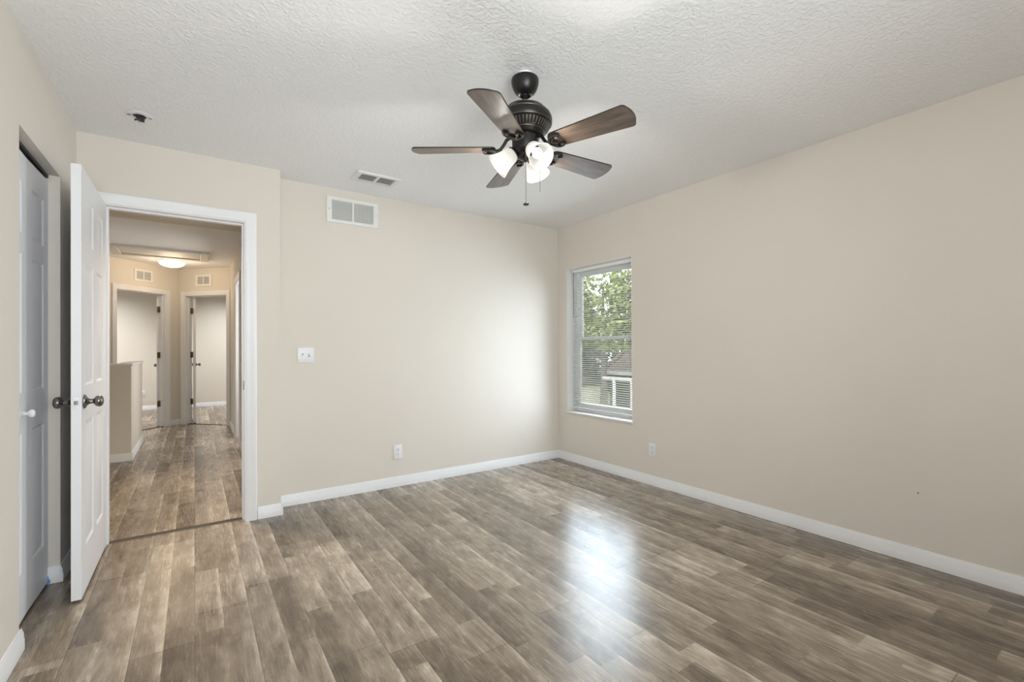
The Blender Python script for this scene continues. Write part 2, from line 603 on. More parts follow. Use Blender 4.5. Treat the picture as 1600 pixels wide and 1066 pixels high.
# unseen rear window, added behind the camera to let in fill light
win_added = thing('window_added', 'unseen white framed window added in the rear wall for light', 'window', (0, 0, 0), kind='structure')
b = bmesh.new()
frame_rect(b, RW0, RW1, 0.75, 2.13, YB - .08, YB - .03, 0.05)
box(b, (RW0 + RW1) / 2 - .02, (RW0 + RW1) / 2 + .02, YB - .08, YB - .03, 0.8, 2.08)
obj('window_frame', b, M['vinyl'], win_added)
obj('window_pane', bx((RW0 + .04, RW1 - .04, YB - .058, YB - .052, 0.79, 2.09)), M['glass'], win_added)

# hall shell
HX = 0.455
struct('wall_hall_right', bx((HX, HX + .12, 3.92, 6.42, 0, H), (HX, HX + .12, 7.18, 8.34, 0, H), (HX, HX + .12, 6.42, 7.18, 2.055, H)), M['hall_wall'], 'cream hall wall seen edge on past the right door jamb', 'wall')
struct('wall_hall_left', bx((-1.72, -1.60, EY2, 7.62, 0, H), (-1.60, LX - .115, EY2, EY2 + .1, 0, H)), M['hall_wall'], 'cream hall wall beyond the stair opening', 'wall')
struct('wall_hall_side', bx((1.3, 1.4, 6.2, 7.5, 0, H), (HX + .12, 1.4, 6.1, 6.2, 0, H), (HX + .12, 1.4, 7.5, 7.6, 0, H)), M['hall_wall'], 'cream wall of the small room off the hall', 'wall')
struct('wall_hall_beam', bx((-1.60, HX, 4.90, 5.02, 2.274, H)), M['hall_wall'], 'shallow cream header crossing the hall ceiling', 'wall')


def diag_matrix(sign):
    d = Vector((sign * S2, -S2, 0))
    n = Vector((sign * S2, S2, 0))      # away from the hall
    mt = Matrix(((d.x, n.x, 0, HC[0]), (d.y, n.y, 0, HC[1]), (0, 0, 1, 0), (0, 0, 0, 1)))
    return mt


DL, DR = diag_matrix(-1), diag_matrix(1)
LO0, LO1, RO0, RO1 = 0.225, 0.945, 0.130, 0.865


def place(bm, mt):
    b2 = bmesh.new()
    merge(b2, bm, mt)
    return b2


T = 0.115
b = bx((-0.115, LO0 - .02, 0, T, 0, H), (LO1 + .02, 2.0, 0, T, 0, H), (LO0 - .02, LO1 + .02, 0, T, 2.03, H))
struct('wall_hall_far_left', place(b, DL), M['hall_wall'], 'angled hall wall around the far left doorway', 'wall')
b = bx((0.0, RO0 - .02, 0, T, 0, H), (RO1 + .02, 0.96, 0, T, 0, H), (RO0 - .02, RO1 + .02, 0, T, 2.03, H))
struct('wall_hall_far_right', place(b, DR), M['hall_wall'], 'angled hall wall around the far right doorway', 'wall')
struct('wall_far', bx((XL_OUT, 3.386, YF, YF + .1, 0, H)), M['hall_wall'], 'bright cream end wall of the two rooms past the hall', 'wall')
struct('wall_far_divider', bx((-0.26, -0.16, 9.15, YF, 0, H)), M['hall_wall'], 'cream partition between the two far rooms', 'wall')
struct('wall_far_side', bx((XL_OUT - .1, XL_OUT, 7.5, YF, 0, H), (XL_OUT, -1.60, 7.5, 7.62, 0, H), (3.286, 3.386, 7.6, YF, 0, H), (HX + .12, 3.386, 7.6, 7.7, 0, H)), M['hall_wall'], 'outer walls of the two bright rooms past the hall', 'wall')

# knee wall at the stair
KX, KY = -0.553, 6.315
struct('wall_stair', bx((-1.60, KX, KY, KY + .115, 0, 1.004), (KX - .115, KX, KY + .115, 7.57, 0, 1.004)), M['hall_wall'], 'low cream half wall beside the stairs in the hall', 'wall')
b = bmesh.new()
bbox(b, -1.60, KX + .014, KY - .014, KY + .129, 1.004, 1.028, 0.004)
bbox(b, KX - .129, KX + .014, KY + .129, 7.584, 1.004, 1.028, 0.004)
struct('trim_stair_cap', b, M['trim'], 'white cap board on top of the low hall half wall', 'trim')


# ------------------------------------------------------------------ baseboards
def base_run(bm, p0, p1, nrm, h=0.083, t=0.013):
    """skirting with an eased top along p0-p1 on the wall whose room side is nrm"""
    nv = Vector((nrm[0], nrm[1], 0))
    prof = [(0, 0), (t, 0), (t, h * 0.50), (t * 0.80, h * 0.56), (t * 0.80, h * 0.80), (t * 0.55, h * 0.88), (t * 0.38, h), (0, h)]
    p0, p1 = Vector((p0[0], p0[1], 0)), Vector((p1[0], p1[1], 0))
    prism(bm, [p0 + nv * a + Vector((0, 0, z)) for a, z in prof], p1 - p0)


def baseboard(name, runs, label):
    bm = bmesh.new()
    for r in runs:
        base_run(bm, *r)
    return struct(name, bm, M['trim'], label, 'baseboard')


e = 0.013
baseboard('baseboard_right', [((WX, YB), (WX, DY), (-1, 0))], 'white baseboard along the right wall under the window')
baseboard('baseboard_back', [((CX, DY), (WX - e, DY), (0, -1)), ((CX, EY - e), (CX, DY - e), (1, 0))], 'white baseboard along the back wall')
baseboard('baseboard_entry', [((0.358, EY), (CX, EY), (0, -1))], 'short white baseboard right of the bedroom doorway')
baseboard('baseboard_left', [((LX, YB), (LX, CY0 + e), (1, 0)), ((LX - .045, CY0), (LX, CY0), (0, 1))], 'white baseboard of the left wall ending at the closet')
baseboard('baseboard_closet', [((LX, CY1 - e), (LX, EY), (1, 0)), ((LX - .045, CY1), (LX, CY1), (0, -1))], 'white baseboard wrapping the closet jamb behind the open door')
baseboard('baseboard_rear', [((LX + e, YB), (WX - e, YB), (0, 1))], 'white baseboard along the rear wall')
baseboard('baseboard_hall_right', [((HX, 3.93), (HX, 6.35), (-1, 0)), ((HX, 7.25), (HX, 8.30), (-1, 0))], 'white baseboard along the right hall wall')
baseboard('baseboard_stair', [((-1.60, KY), (KX + e, KY), (0, -1)), ((KX, KY), (KX, 7.57), (1, 0)), ((KX - .115, 7.57), (KX + e, 7.57), (0, 1))], 'white baseboard around the low hall half wall')
b = bmesh.new()
base_run(b, (0.0, 0), (LO0 - .075, 0), (0, -1))
base_run(b, (LO1 + .075, 0), (1.9, 0), (0, -1))
struct('baseboard_hall_far_left', place(b, DL), M['trim'], 'white baseboard pieces beside the far left doorway', 'baseboard')
b = bmesh.new()
base_run(b, (0.0, 0), (RO0 - .075, 0), (0, -1))
base_run(b, (RO1 + .07, 0), (0.935, 0), (0, -1))
struct('baseboard_hall_far_right', place(b, DR), M['trim'], 'white baseboard stubs beside the far right doorway', 'baseboard')
baseboard('baseboard_far', [((XL_OUT, YF), (-0.26, YF), (0, -1)), ((-0.16, YF), (3.286, YF), (0, -1))], 'white baseboard on the end wall of the far rooms')


# ------------------------------------------------------------------ door casings and jambs
def casing_bm(x0, x1, ztop, y, depth, back=True, wd=0.065, rev=0.008, jt=0.02):
    """jamb + stop + moulded casing for an opening in the plane y (front faces -y), local coords"""
    bm = bmesh.new()
    for a in ((x0 - jt, x0), (x1, x1 + jt)):
        box(bm, a[0], a[1], y, y + depth, 0, ztop)
    box(bm, x0 - jt, x1 + jt, y, y + depth, ztop, ztop + jt)
    # stops
    for a in ((x0, x0 + .011), (x1 - .011, x1)):
        box(bm, a[0], a[1], y + .045, y + .08, 0, ztop)
    box(bm, x0 + .011, x1 - .011, y + .045, y + .08, ztop - .011, ztop)
    prof = [(0, 0), (0, .009), (.012, .012), (.030, .012), (wd * .72, .017), (wd - .006, .018), (wd, .013), (wd, 0)]

    def side(face, sg):
        # mitred casing as one swept strip: left leg, head, right leg
        path = [Vector((x0 - rev, 0, 0)), Vector((x0 - rev, 0, ztop + rev)), Vector((x1 + rev, 0, ztop + rev)), Vector((x1 + rev, 0, 0))]
        out = [Vector((-1, 0, 0)), Vector((-1, 0, 1)), Vector((1, 0, 1)), Vector((1, 0, 0))]
        rings = []
        for p, o in zip(path, out):
            rings.append([bm.verts.new(p + o * a + Vector((0, face + sg * d, 0))) for a, d in prof])
        k = len(prof)
        for r0, r1 in zip(rings[:-1], rings[1:]):
            for i in range(k):
                bm.faces.new((r0[i], r0[(i + 1) % k], r1[(i + 1) % k], r1[i]))
        bm.faces.new(rings[0])
        bm.faces.new(rings[-1])
    side(y, -1)
    if back:
        side(y + depth, 1)
    return bm


OX0, OX1, OZ = -0.437, 0.280, 2.035
tr1 = thing('trim_1', 'white moulded frame of the bedroom doorway', 'door frame', (0, 0, 0), kind='structure')
obj('door_casing', casing_bm(OX0, OX1, OZ, EY, EY2 - EY), M['trim'], tr1)
b = bmesh.new()
bbox(b, OX1 - .0035, OX1 + .0005, EY + .012, EY + .040, 0.895, 0.955, 0.0015)
tag(obj('strike_plate', b, M['nickel'], tr1), 'dark metal strike plate')
struct('trim_2', place(casing_bm(LO0, LO1, 2.01, 0, T, back=False), DL), M['trim'], 'white frame of the far left hall doorway', 'door frame')
struct('trim_3', place(casing_bm(RO0, RO1, 2.01, 0, T, back=False), DR), M['trim'], 'white frame of the far right hall doorway', 'door frame')
MH = Matrix(((0, 1, 0, HX), (-1, 0, 0, 7.16), (0, 0, 1, 0), (0, 0, 0, 1)))
struct('trim_4', place(casing_bm(0, 0.72, 2.035, 0, 0.12, back=False), MH), M['trim'], 'frame of the side doorway on the right hall wall', 'door frame')

b = bmesh.new()
prism(b, [(OX0 + .001, 3.672, 0.0005), (OX0 + .001, 3.684, 0.007), (OX0 + .001, 3.712, 0.007), (OX0 + .001, 3.724, 0.0005)], (OX1 - OX0 - .002, 0, 0))
struct('trim_5', b, M['strip'], 'dark transition strip across the bedroom doorway floor', 'threshold')
for nm, mt, o0, o1, lb in (('trim_6', DL, LO0, LO1, 'dark threshold line at the far left doorway'), ('trim_7', DR, RO0, RO1, 'dark threshold line at the far right doorway')):
    struct(nm, place(bx((o0 + .001, o1 - .001, 0.03, 0.065, 0.0005, 0.006)), mt), M['strip'], lb, 'threshold')


# ------------------------------------------------------------------ panelled doors
def panel_slab(wd, z0, z1, t, stiles, rows, d=0.007):
    """raised-panel slab, local x 0..wd, y -t/2..t/2"""
    bm = bmesh.new()
    core = t / 2 - d
    box(bm, 0, wd, -core, core, z0, z1)
    for sg in (-1, 1):
        ya, yb = (core, t / 2) if sg > 0 else (-t / 2, -core)
        for a, c in stiles:
            box(bm, a, c, ya, yb, z0, z1)
        gaps = [(stiles[i][1], stiles[i + 1][0]) for i in range(len(stiles) - 1)]
        zs = [z0] + [z for r in rows for z in r] + [z1]
        for g0, g1 in gaps:
            for i in range(0, len(zs), 2):
                box(bm, g0, g1, ya, yb, zs[i], zs[i + 1])
            for r0, r1 in rows:
                # sloped moulding then raised field
                def ring(inset, dep):
                    yy = sg * (core + dep)
                    return [bm.verts.new(p) for p in ((g0 + inset, yy, r0 + inset), (g1 - inset, yy, r0 + inset), (g1 - inset, yy, r1 - inset), (g0 + inset, yy, r1 - inset))]
                rg = [ring(0.0, d), ring(0.010, 0.0005), ring(0.016, 0.0005), ring(0.034, d * 0.8)]
                for q0, q1 in zip(rg[:-1], rg[1:]):
                    for i in range(4):
                        bm.faces.new((q0[i], q0[(i + 1) % 4], q1[(i + 1) % 4], q1[i]))
                bm.faces.new(rg[-1])
    return bm


def knob_bm(sg, x, z, t, mat=None):
    """round knob with a flared rose, axis along local y"""
    bm = bmesh.new()
    prof = [(0, 0), (.033, 0), (.034, .003), (.030, .007), (.020, .012), (.014, .018), (.0115, .024), (.0115, .034), (.016, .038), (.024, .043), (.0275, .051), (.0275, .057), (.024, .065), (.016, .070), (.008, .0715), (0, .072)]
    mx = Matrix.Translation((x, sg * t / 2, z)) @ Matrix.Rotation(-sg * PI / 2, 4, 'X')
    lathe(bm, prof, 28, mx)
    return bm


ROWS6 = [(0.215, 0.815), (0.985, 1.590), (1.675, 1.905)]
ROWS6D = [(0.23, 0.83), (1.00, 1.59), (1.69, 1.91)]


def hinge_bm(x, y, z, h=0.089, lw=0.032, diry=1):
    bm = bmesh.new()
    mx = Matrix.Translation((x, y, z - h / 2))
    lathe(bm, [(.0, -.004), (.0045, -.003), (.006, 0), (.006, h), (.0045, h + .003), (0, h + .004)], 12, mx)
    return bm


# open bedroom door: hinge at (OX0, EY), slab runs towards the camera (-Y)
DW = 0.713
d1 = thing('door_1', 'white six panel bedroom door standing open on the left', 'door', (OX0 + .003, EY - .004, 0), kind='structure')
# local x of the slab -> world -Y ; local y -> world X
MD = Matrix(((0, 1, 0, -.018), (-1, 0, 0, -.002), (0, 0, 1, 0), (0, 0, 0, 1)))
st3 = [(0, .105), (.305, .405), (DW - .105, DW)]
obj('door_slab', place(panel_slab(DW, 0.012, 2.036, 0.036, st3, ROWS6D), MD), M['door'], d1)
for sg in (-1, 1):
    tag(obj('door_knob', place(knob_bm(sg, DW - .060, 0.925, 0.036), MD), M['nickel'], d1), 'dark nickel round door knob')
b = bmesh.new()
bbox(b, DW - .0005, DW + .0015, -.0125, .0125, 0.897, 0.953, 0.0007)
lathe(b, [(0, 0), (.0035, 0), (.0028, .0012), (0, .0014)], 10, Matrix.Translation((DW + .0015, 0, 0.943)) @ Matrix.Rotation(PI / 2, 4, 'Y'))
lathe(b, [(0, 0), (.0035, 0), (.0028, .0012), (0, .0014)], 10, Matrix.Translation((DW + .0015, 0, 0.907)) @ Matrix.Rotation(PI / 2, 4, 'Y'))
lp = obj('latch_plate', place(b, MD), M['chrome'], d1)
b = bmesh.new()
prism(b, [(DW + .001, -.008, 0.916), (DW + .010, -.003, 0.916), (DW + .010, .002, 0.916), (DW + .001, .008, 0.916)], (0, 0, .018))
obj('latch_bolt', place(b, MD), M['nickel'], lp)
for z in (0.22, 1.05, 1.90):
    b = bmesh.new()
    lathe(b, [(0, -.05), (.0045, -.049), (.0062, -.045), (.0062, .045), (.0045, .049), (0, .050)], 12, Matrix.Translation((-0.012, 0.008, z)))
    tag(obj('hinge', b, M['nickel'], d1), 'small metal hinge knuckle')

# hall doors standing open into the far rooms, seen edge on
def hall_door(name, label, x, y, knob_sides):
    d = thing(name, label, 'door', (x, y, 0), kind='structure')
    mt = Matrix(((0, -1, 0, 0), (1, 0, 0, 0), (0, 0, 1, 0), (0, 0, 0, 1)))
    obj('door_slab', place(panel_slab(0.70, 0.012, 2.0, 0.035, [(0, .105), (.30, .40), (.595, .70)], ROWS6D), mt), M['door'], d)
    for sg in (-1, 1):
        obj('door_knob', place(knob_bm(sg, 0.64, 0.92, 0.035), mt), M['nickel'], d)
    return d


d2 = hall_door('door_2', 'white door open into the far left room, seen edge on', -0.458, 8.905, 0)
d3 = hall_door('door_3', 'white door open into the far right room, seen edge on', 0.000, 8.925, 0)
for d, mt, s0 in ((d2, DL, LO0 + .012), (d3, DR, RO0 + .012)):
    inv = Matrix.Translation(-Vector(d.location))
    for z in (0.35, 1.09, 1.785):
        b = bmesh.new()
        lathe(b, [(0, -.047), (.006, -.046), (.006, .046), (0, .047)], 10, Matrix.Translation((s0 - .004, .082, z)))
        box(b, s0 - .004, s0 + .045, .0795, .0825, z - .045, z + .045)
        tag(obj('hinge', place(b, inv @ mt), M['brass'], d), 'aged brass hinge')

# bifold closet doors
bf = thing('door_4', 'white panelled bifold closet door set back in the left wall', 'closet door', (-0.621, CY0, 0), kind='structure')
LW = (CY1 - CY0) / 2 - .004
MB_ = Matrix(((0, -1, 0, 0), (1, 0, 0, 0), (0, 0, 1, 0), (0, 0, 0, 1)))
for k in range(2):
    ang = math.radians(1.1 if k == 0 else -1.1)
    off = Matrix.Translation((0, 0.003, 0)) if k == 0 else Matrix.Translation((-2 * 0.0 - math.sin(math.radians(1.1)) * LW, 0.005 + LW, 0))
    mt = off @ Matrix.Rotation(ang, 4, 'Z') @ MB_
    lf = obj('door_leaf', place(panel_slab(LW, 0.012, 2.022, 0.030, [(0, .075), (LW - .075, LW)], ROWS6), mt), M['door'], bf)
    if k == 0:
        b = bmesh.new()
        lathe(b, [(0, 0), (.016, 0), (.016, .003), (.008, .008), (.0075, .018), (.013, .022), (.0175, .029), (.0165, .036), (.010, .041), (0, .042)], 22, mt @ Matrix.Translation((LW - .075, -.015, 0.897)) @ Matrix.Rotation(PI / 2, 4, 'X'))
        tag(obj('door_knob', b, M['trim'], lf), 'small round white wooden knob')
b = bmesh.new()
box(b, -.016, .016, 0.001, CY1 - CY0 - .001, 2.036, 2.0515)
obj('door_track', b, M['black'], bf)

b = bmesh.new()
bbox(b, LX - .056, LX - .040, CY1 - .0165, CY1 - .0132, 0.004, 0.040, 0.001)
bbox(b, LX - .050, LX - .034, CY1 - .018, CY1 - .0166, 0.004, 0.026, 0.0005)
tag(obj('painters_tape', b, M['tape']), 'small scrap of blue tape on the closet jamb baseboard', 'tape')


# ------------------------------------------------------------------ window
win = thing('window_1', 'white single hung window in the right wall near the corner', 'window', (0, 0, 0), kind='structure')
b = bmesh.new()
X0, X1 = 3.318, 3.380
ya, yb, za, zb = WY0 + .001, WY1 - .001, WZ0 + .001, WZ1 - .001
fw = 0.038
for a in ((X0, X1, ya, ya + fw, za, zb), (X0, X1, yb - fw, yb, za, zb), (X0, X1, ya + fw, yb - fw, zb - fw, zb), (X0, X1, ya + fw, yb - fw, za, za + fw)):
    bbox(b, *a, .003)
obj('window_frame', b, M['vinyl'], win)
mid = 1.268


def sash(x0, x1, z0, z1, sw=0.036):
    s = bmesh.new()
    for a in ((x0, x1, ya + fw, ya + fw + sw, z0, z1), (x0, x1, yb - fw - sw, yb - fw, z0, z1), (x0, x1, ya + fw + sw, yb - fw - sw, z1 - sw, z1), (x0, x1, ya + fw + sw, yb - fw - sw, z0, z0 + sw)):
        bbox(s, *a, .003)
    so = obj('window_sash', s, M['vinyl'], win)
    xm = (x0 + x1) / 2
    obj('window_pane', bx((xm - .002, xm + .002, ya + fw + sw - .004, yb - fw - sw + .004, z0 + sw - .004, z1 - sw + .004)), M['glass'], so)


sash(3.352, 3.376, mid - .018, zb - fw)
sash(3.324, 3.350, za + fw, mid + .020)
b = bmesh.new()
for a in ((WX - .001, X0, WY0, WY0 + .006, WZ0, WZ1), (WX - .001, X0, WY1 - .006, WY1, WZ0, WZ1), (WX - .001, X0, WY0, WY1, WZ1 - .006, WZ1)):
    box(b, *a)
obj('window_reveal', b, M['reveal'], win)
b = bmesh.new()
bbox(b, WX - .018, X0 + .002, WY0 - .012, WY1 + .012, WZ0 - .018, WZ0 + .003, .005, 2)
tag(obj('window_sill', b, M['marble'], win), 'white marble sill')

# mini blind
bl = thing('window_blind', 'white horizontal mini blind hanging in the bedroom window', 'blind', (3.288, (WY0 + WY1) / 2, WZ1 - .007))
hw = (WY1 - WY0) / 2 - .014
b = bmesh.new()
bbox(b, -.017, .017, -hw, hw, -.030, 0.0, .003)
obj('head_rail', b, M['slat'], bl)
TILT = math.radians(17)
b = bmesh.new()
zs = -.045
nsl = 0
while zs > -(WZ1 - WZ0) + .055:
    mt = Matrix.Translation((0, 0, zs)) @ Matrix.Rotation(-TILT, 4, 'Y')
    up, dn = [], []
    for i in range(5):
        u = -.0122 + .0244 * i / 4
        h = .0022 * (1 - (u / .0122) ** 2)
        up.append((u, h + .0004))
        dn.append((u, h - .0004))
    pr = up + dn[::-1]
    prism(b, [mt @ Vector((u, -hw + .004, h)) for u, h in pr], (0, 2 * hw - .008, 0))
    zs -= .0213
    nsl += 1
obj('slats', b, M['slats'], bl, sharp=60)
b = bmesh.new()
bbox(b, -.013, .013, -hw + .002, hw - .002, zs - .004, zs + .008, .003)
obj('bottom_rail', b, M['slat'], bl)
for yy in (-hw + .10, 0.0, hw - .10):
    b = bmesh.new()
    for xx in (-.0135, .0135):
        tube(b, [(xx, yy, -.028), (xx, yy, zs)], .0007, 5)
    obj('ladder_cord', b, M['slat'], bl)
b = bmesh.new()
tube(b, [(-.020, hw - .03, -.022), (-.026, hw - .03, -.06), (-.027, hw - .032, -.50)], .0028, 8)
tag(obj('tilt_wand', b, M['duct'], bl), 'thin grey tilt wand')


# ------------------------------------------------------------------ vents, plates
def grille(name, label, cat, mat, wd, ht, bank_x, bank_z, bar, n, slant, duct, group=None, border=0.004, depth=0.012, flat=False):
    """register: face plate with two louvered banks, local x width, z height, front towards -y"""
    t = thing(name, label, cat, (0, 0, 0), group=group)
    t.matrix_world = mat
    b = bmesh.new()
    x0, x1 = -wd / 2, wd / 2
    z0, z1 = -ht / 2, ht / 2
    # flat face ring with a bevelled rim
    for a in ((x0, -bank_x, -depth, -.001, z0, z1), (bank_x, x1, -depth, -.001, z0, z1), (-bank_x, bank_x, -depth, -.001, bank_z, z1), (-bank_x, bank_x, -depth, -.001, z0, -bank_z), (-bar / 2, bar / 2, -depth, -.001, -bank_z, bank_z)):
        box(b, *a)
    prism(b, [(x0, -depth, z0), (x0 - border, -.001, z0 - border), (x0, -.001, z0)], (0, 0, ht))
    prism(b, [(x1, -depth, z0), (x1 + border, -.001, z0), (x1, -.001, z0)], (0, 0, ht))
    obj('face_plate', b, M['vent'], t)
    obj('duct_backing', bx((-bank_x, bank_x, -.0025, -.001, -bank_z, bank_z)), duct, t)
    b = bmesh.new()
    for k in range(n):
        zc = -bank_z + (k + .5) * 2 * bank_z / n
        for a, c in ((-bank_x, -bar / 2), (bar / 2, bank_x)):
            if flat:      # thin flush bars over a dark backing sheet that stands for the throat's shade
                box(b, a, c, -depth, -depth + .0015, zc - .0016, zc + .0016)
                continue
            q = [(a, -depth + .001, zc - slant), (a, -depth + .0022, zc - slant - .0008), (a, -.003, zc + slant), (a, -.0042, zc + slant + .0008)]
            prism(b, q, (c - a, 0, 0))
    obj('louvers', b, M['vent'], t, sharp=60)
    for sx in (-1, 1):
        b = bmesh.new()
        lathe(b, [(0, 0), (.0035, 0), (.003, .0015), (0, .002)], 10, Matrix.Translation((sx * (bank_x + x1) / 2, -depth, 0)) @ Matrix.Rotation(PI / 2, 4, 'X'))
        obj('screw', b, M['nickel'], t)
    return t


grille('wall_vent', 'white two bank return grille high on the back wall', 'vent', Matrix.Translation((1.057, DY, 2.271)), 0.405, 0.203, 0.165, 0.078, 0.014, 15, 0.0042, M['duct'])
MC = Matrix.Translation((1.117, 3.403, H)) @ Matrix.Rotation(PI / 2, 4, 'X')
grille('ceiling_vent', 'white ceiling register with dark gaps between its louvers near the back wall', 'vent', MC, 0.310, 0.196, 0.126, 0.074, 0.016, 6, 0.0035, M['dark'], border=.008, depth=.016, flat=True)
grille('hall_vent', 'small beige grille above the far left hall doorway', 'vent', DL @ Matrix.Translation((0.572, 0, 2.249)) @ Matrix.Rotation(PI, 4, 'Z') @ Matrix.Rotation(PI, 4, 'Z'), 0.275, 0.17, 0.105, 0.058, 0.014, 8, 0.004, M['duct'])
grille('hall_vent', 'small beige grille above the far right hall doorway', 'vent', DR @ Matrix.Translation((0.467, 0, 2.248)), 0.290, 0.18, 0.105, 0.058, 0.014, 8, 0.004, M['duct'])


def wall_plate(name, label, cat, mat, kind):
    t = thing(name, label, cat)
    t.matrix_world = mat
    wd = 0.117 if kind == 'switch' else 0.072
    b = bmesh.new()
    bbox(b, -wd / 2, wd / 2, -.0065, -.0003, -.0585, .0585, .0028, 2)
    obj('cover_plate', b, M['plate'], t)
    if kind == 'switch':
        for k, sx in enumerate((-.023, .023)):
            b = bmesh.new()
            box(b, sx - .0055, sx + .0055, -.0072, -.006, -.0125, .0125)
            sl = obj('toggle_slot', b, M['duct'], t)
            b = bmesh.new()
            sg = -1 if k == 0 else 1
            prism(b, [(sx - .004, -.006, -.006), (sx - .004, -.006, .006), (sx - .004, -.018, sg * .010 + .003), (sx - .004, -.018, sg * .010 - .003)], (.008, 0, 0))
            obj('toggle', b, M['plate'], sl)
            for zz in (-.03, .03):
                b = bmesh.new()
                lathe(b, [(0, 0), (.003, 0), (.0025, .001), (0, .0012)], 8, Matrix.Translation((sx, -.0065, zz)) @ Matrix.Rotation(PI / 2, 4, 'X'))
                obj('screw', b, M['plate'], t)
    else:
        for zz in (-.0195, .0195):
            b = bmesh.new()
            lathe(b, [(0, 0), (.0165, 0), (.0165, .0012), (.0155, .002), (0, .002)], 24, Matrix.Translation((0, -.0065, zz)) @ Matrix.Rotation(PI / 2, 4, 'X'))
            rc = obj('receptacle', b, M['plate'], t)
            b = bmesh.new()
            box(b, -.0075, -.0050, -.0092, -.008, zz + .000, zz + .009)
            box(b, .0050, .0075, -.0092, -.008, zz + .001, zz + .008)
            lathe(b, [(0, 0), (.0027, 0), (.0027, .001), (0, .001)], 10, Matrix.Translation((0, -.0082, zz - .007)) @ Matrix.Rotation(PI / 2, 4, 'X'))
            tag(obj('socket_slots', b, M['black'], rc), 'dark socket slots')
        b = bmesh.new()
        lathe(b, [(0, 0), (.003, 0), (.0025, .001), (0, .0012)], 8, Matrix.Translation((0, -.0065, 0)) @ Matrix.Rotation(PI / 2, 4, 'X'))
        obj('screw', b, M['plate'], t)
    return t


wall_plate('light_switch', 'white double toggle switch plate on the back wall', 'light switch', Matrix.Translation((0.701, DY, 1.124)), 'switch')
wall_plate('wall_outlet', 'white double outlet low on the back wall', 'outlet', Matrix.Translation((1.427, DY, 0.291)), 'outlet')
RZ = Matrix.Rotation(-PI / 2, 4, 'Z')
wall_plate('wall_outlet', 'white double outlet low on the right wall past the window', 'outlet', Matrix.Translation((WX, 2.566, 0.300)) @ RZ, 'outlet')
wall_plate('wall_outlet', 'pale outlet on the end wall of the far left room', 'outlet', Matrix.Translation((-0.827, YF, 0.328)), 'outlet')

b = bmesh.new()
lathe(b, [(0, 0), (.0016, 0), (.0016, .006), (.0038, .0065), (.0034, .0085), (0, .009)], 10, Matrix.Translation((WX, 0.817, 0.383)) @ Matrix.Rotation(-PI / 2, 4, 'Y'))
tag(obj('wall_nail', b, M['nickel']), 'tiny dark nail low on the right wall', 'nail')

# bare smoke-detector mount with loose wires
sm = thing('smoke_detector_mount', 'bare ceiling detector mount with loose dark wires', 'detector mount', (-0.243, 3.20, H))
b = bmesh.new()
lathe(b, [(.030, -.001), (.030, -.005), (.056, -.005), (.060, -.003), (.060, -.001)], 32, closed=True)
obj('mounting_ring', b, M['plate'], sm)
b = bmesh.new()
lathe(b, [(0, -.001), (.0295, -.001), (.0295, -.004), (0, -.004)], 24)
obj('junction_hole', b, M['black'], sm)
b = bmesh.new()
random.seed(3)
for k in range(5):
    a = k * 1.3
    p = [Vector((.018 * math.cos(a), .018 * math.sin(a), -.004))]
    for q in range(1, 7):
        aa = a + q * .7
        rr = .014 + .009 * math.sin(q * 1.7 + k)
        p.append(Vector((rr * math.cos(aa), rr * math.sin(aa), -.006 - .004 * q + .003 * math.sin(q * 2 + k))))
    tube(b, p, .0022, 6)
obj('wires', b, M['wire'], sm)
b = bmesh.new()
bbox(b, .002, .022, -.026, -.014, -.040, -.020, .002)
obj('wire_connector', b, M['wire'], sm)
for sx in (-1, 1):
    b = bmesh.new()
    bbox(b, sx * .045 - .008, sx * .045 + .008, -.003, .003, -.0065, -.0045, .0005)
    obj('keyhole_slot', b, M['black'], sm)


# ------------------------------------------------------------------ ceiling fan
FX, FY = 1.2651, 1.7257
fan = thing('ceiling_fan', 'dark bronze five blade ceiling fan with three lit glass shades', 'ceiling fan', (FX, FY, H))


def Z(z):
    return z - H


b = bmesh.new()
lathe(b, [(0, Z(2.416)), (.0615, Z(2.416)), (.0635, Z(2.412)), (.0635, Z(2.400)), (.0615, Z(2.388)), (.056, Z(2.370)), (.046, Z(2.353)), (.036, Z(2.345)), (.030, Z(2.343)), (.026, Z(2.348)), (0, Z(2.348))], 40)
obj('canopy', b, M['bronze'], fan)
b = bmesh.new()
lathe(b, [(0, Z(2.4395)), (.036, Z(2.4395)), (.037, Z(2.436)), (.037, Z(2.418)), (.034, Z(2.4155)), (0, Z(2.4155))], 36)
tag(obj('mounting_plate', b, M['vent'], fan), 'white mounting plate between canopy and ceiling')
b = bmesh.new()
lathe(b, [(.0335, Z(2.3462)), (.0345, Z(2.343)), (.030, Z(2.340)), (.024, Z(2.343)), (.024, Z(2.348))], 32, cap=False)
tag(obj('canopy_ring', b, M['nickel'], fan), 'bright metal ring under the canopy')
b = bmesh.new()
lathe(b, [(0, Z(2.352)), (.016, Z(2.350)), (.016, Z(2.344)), (.0115, Z(2.338)), (.0115, Z(2.326)), (.019, Z(2.318)), (.023, Z(2.300)), (.024, Z(2.292)), (0, Z(2.292))], 24)
obj('downrod', b, M['bronze'], fan)

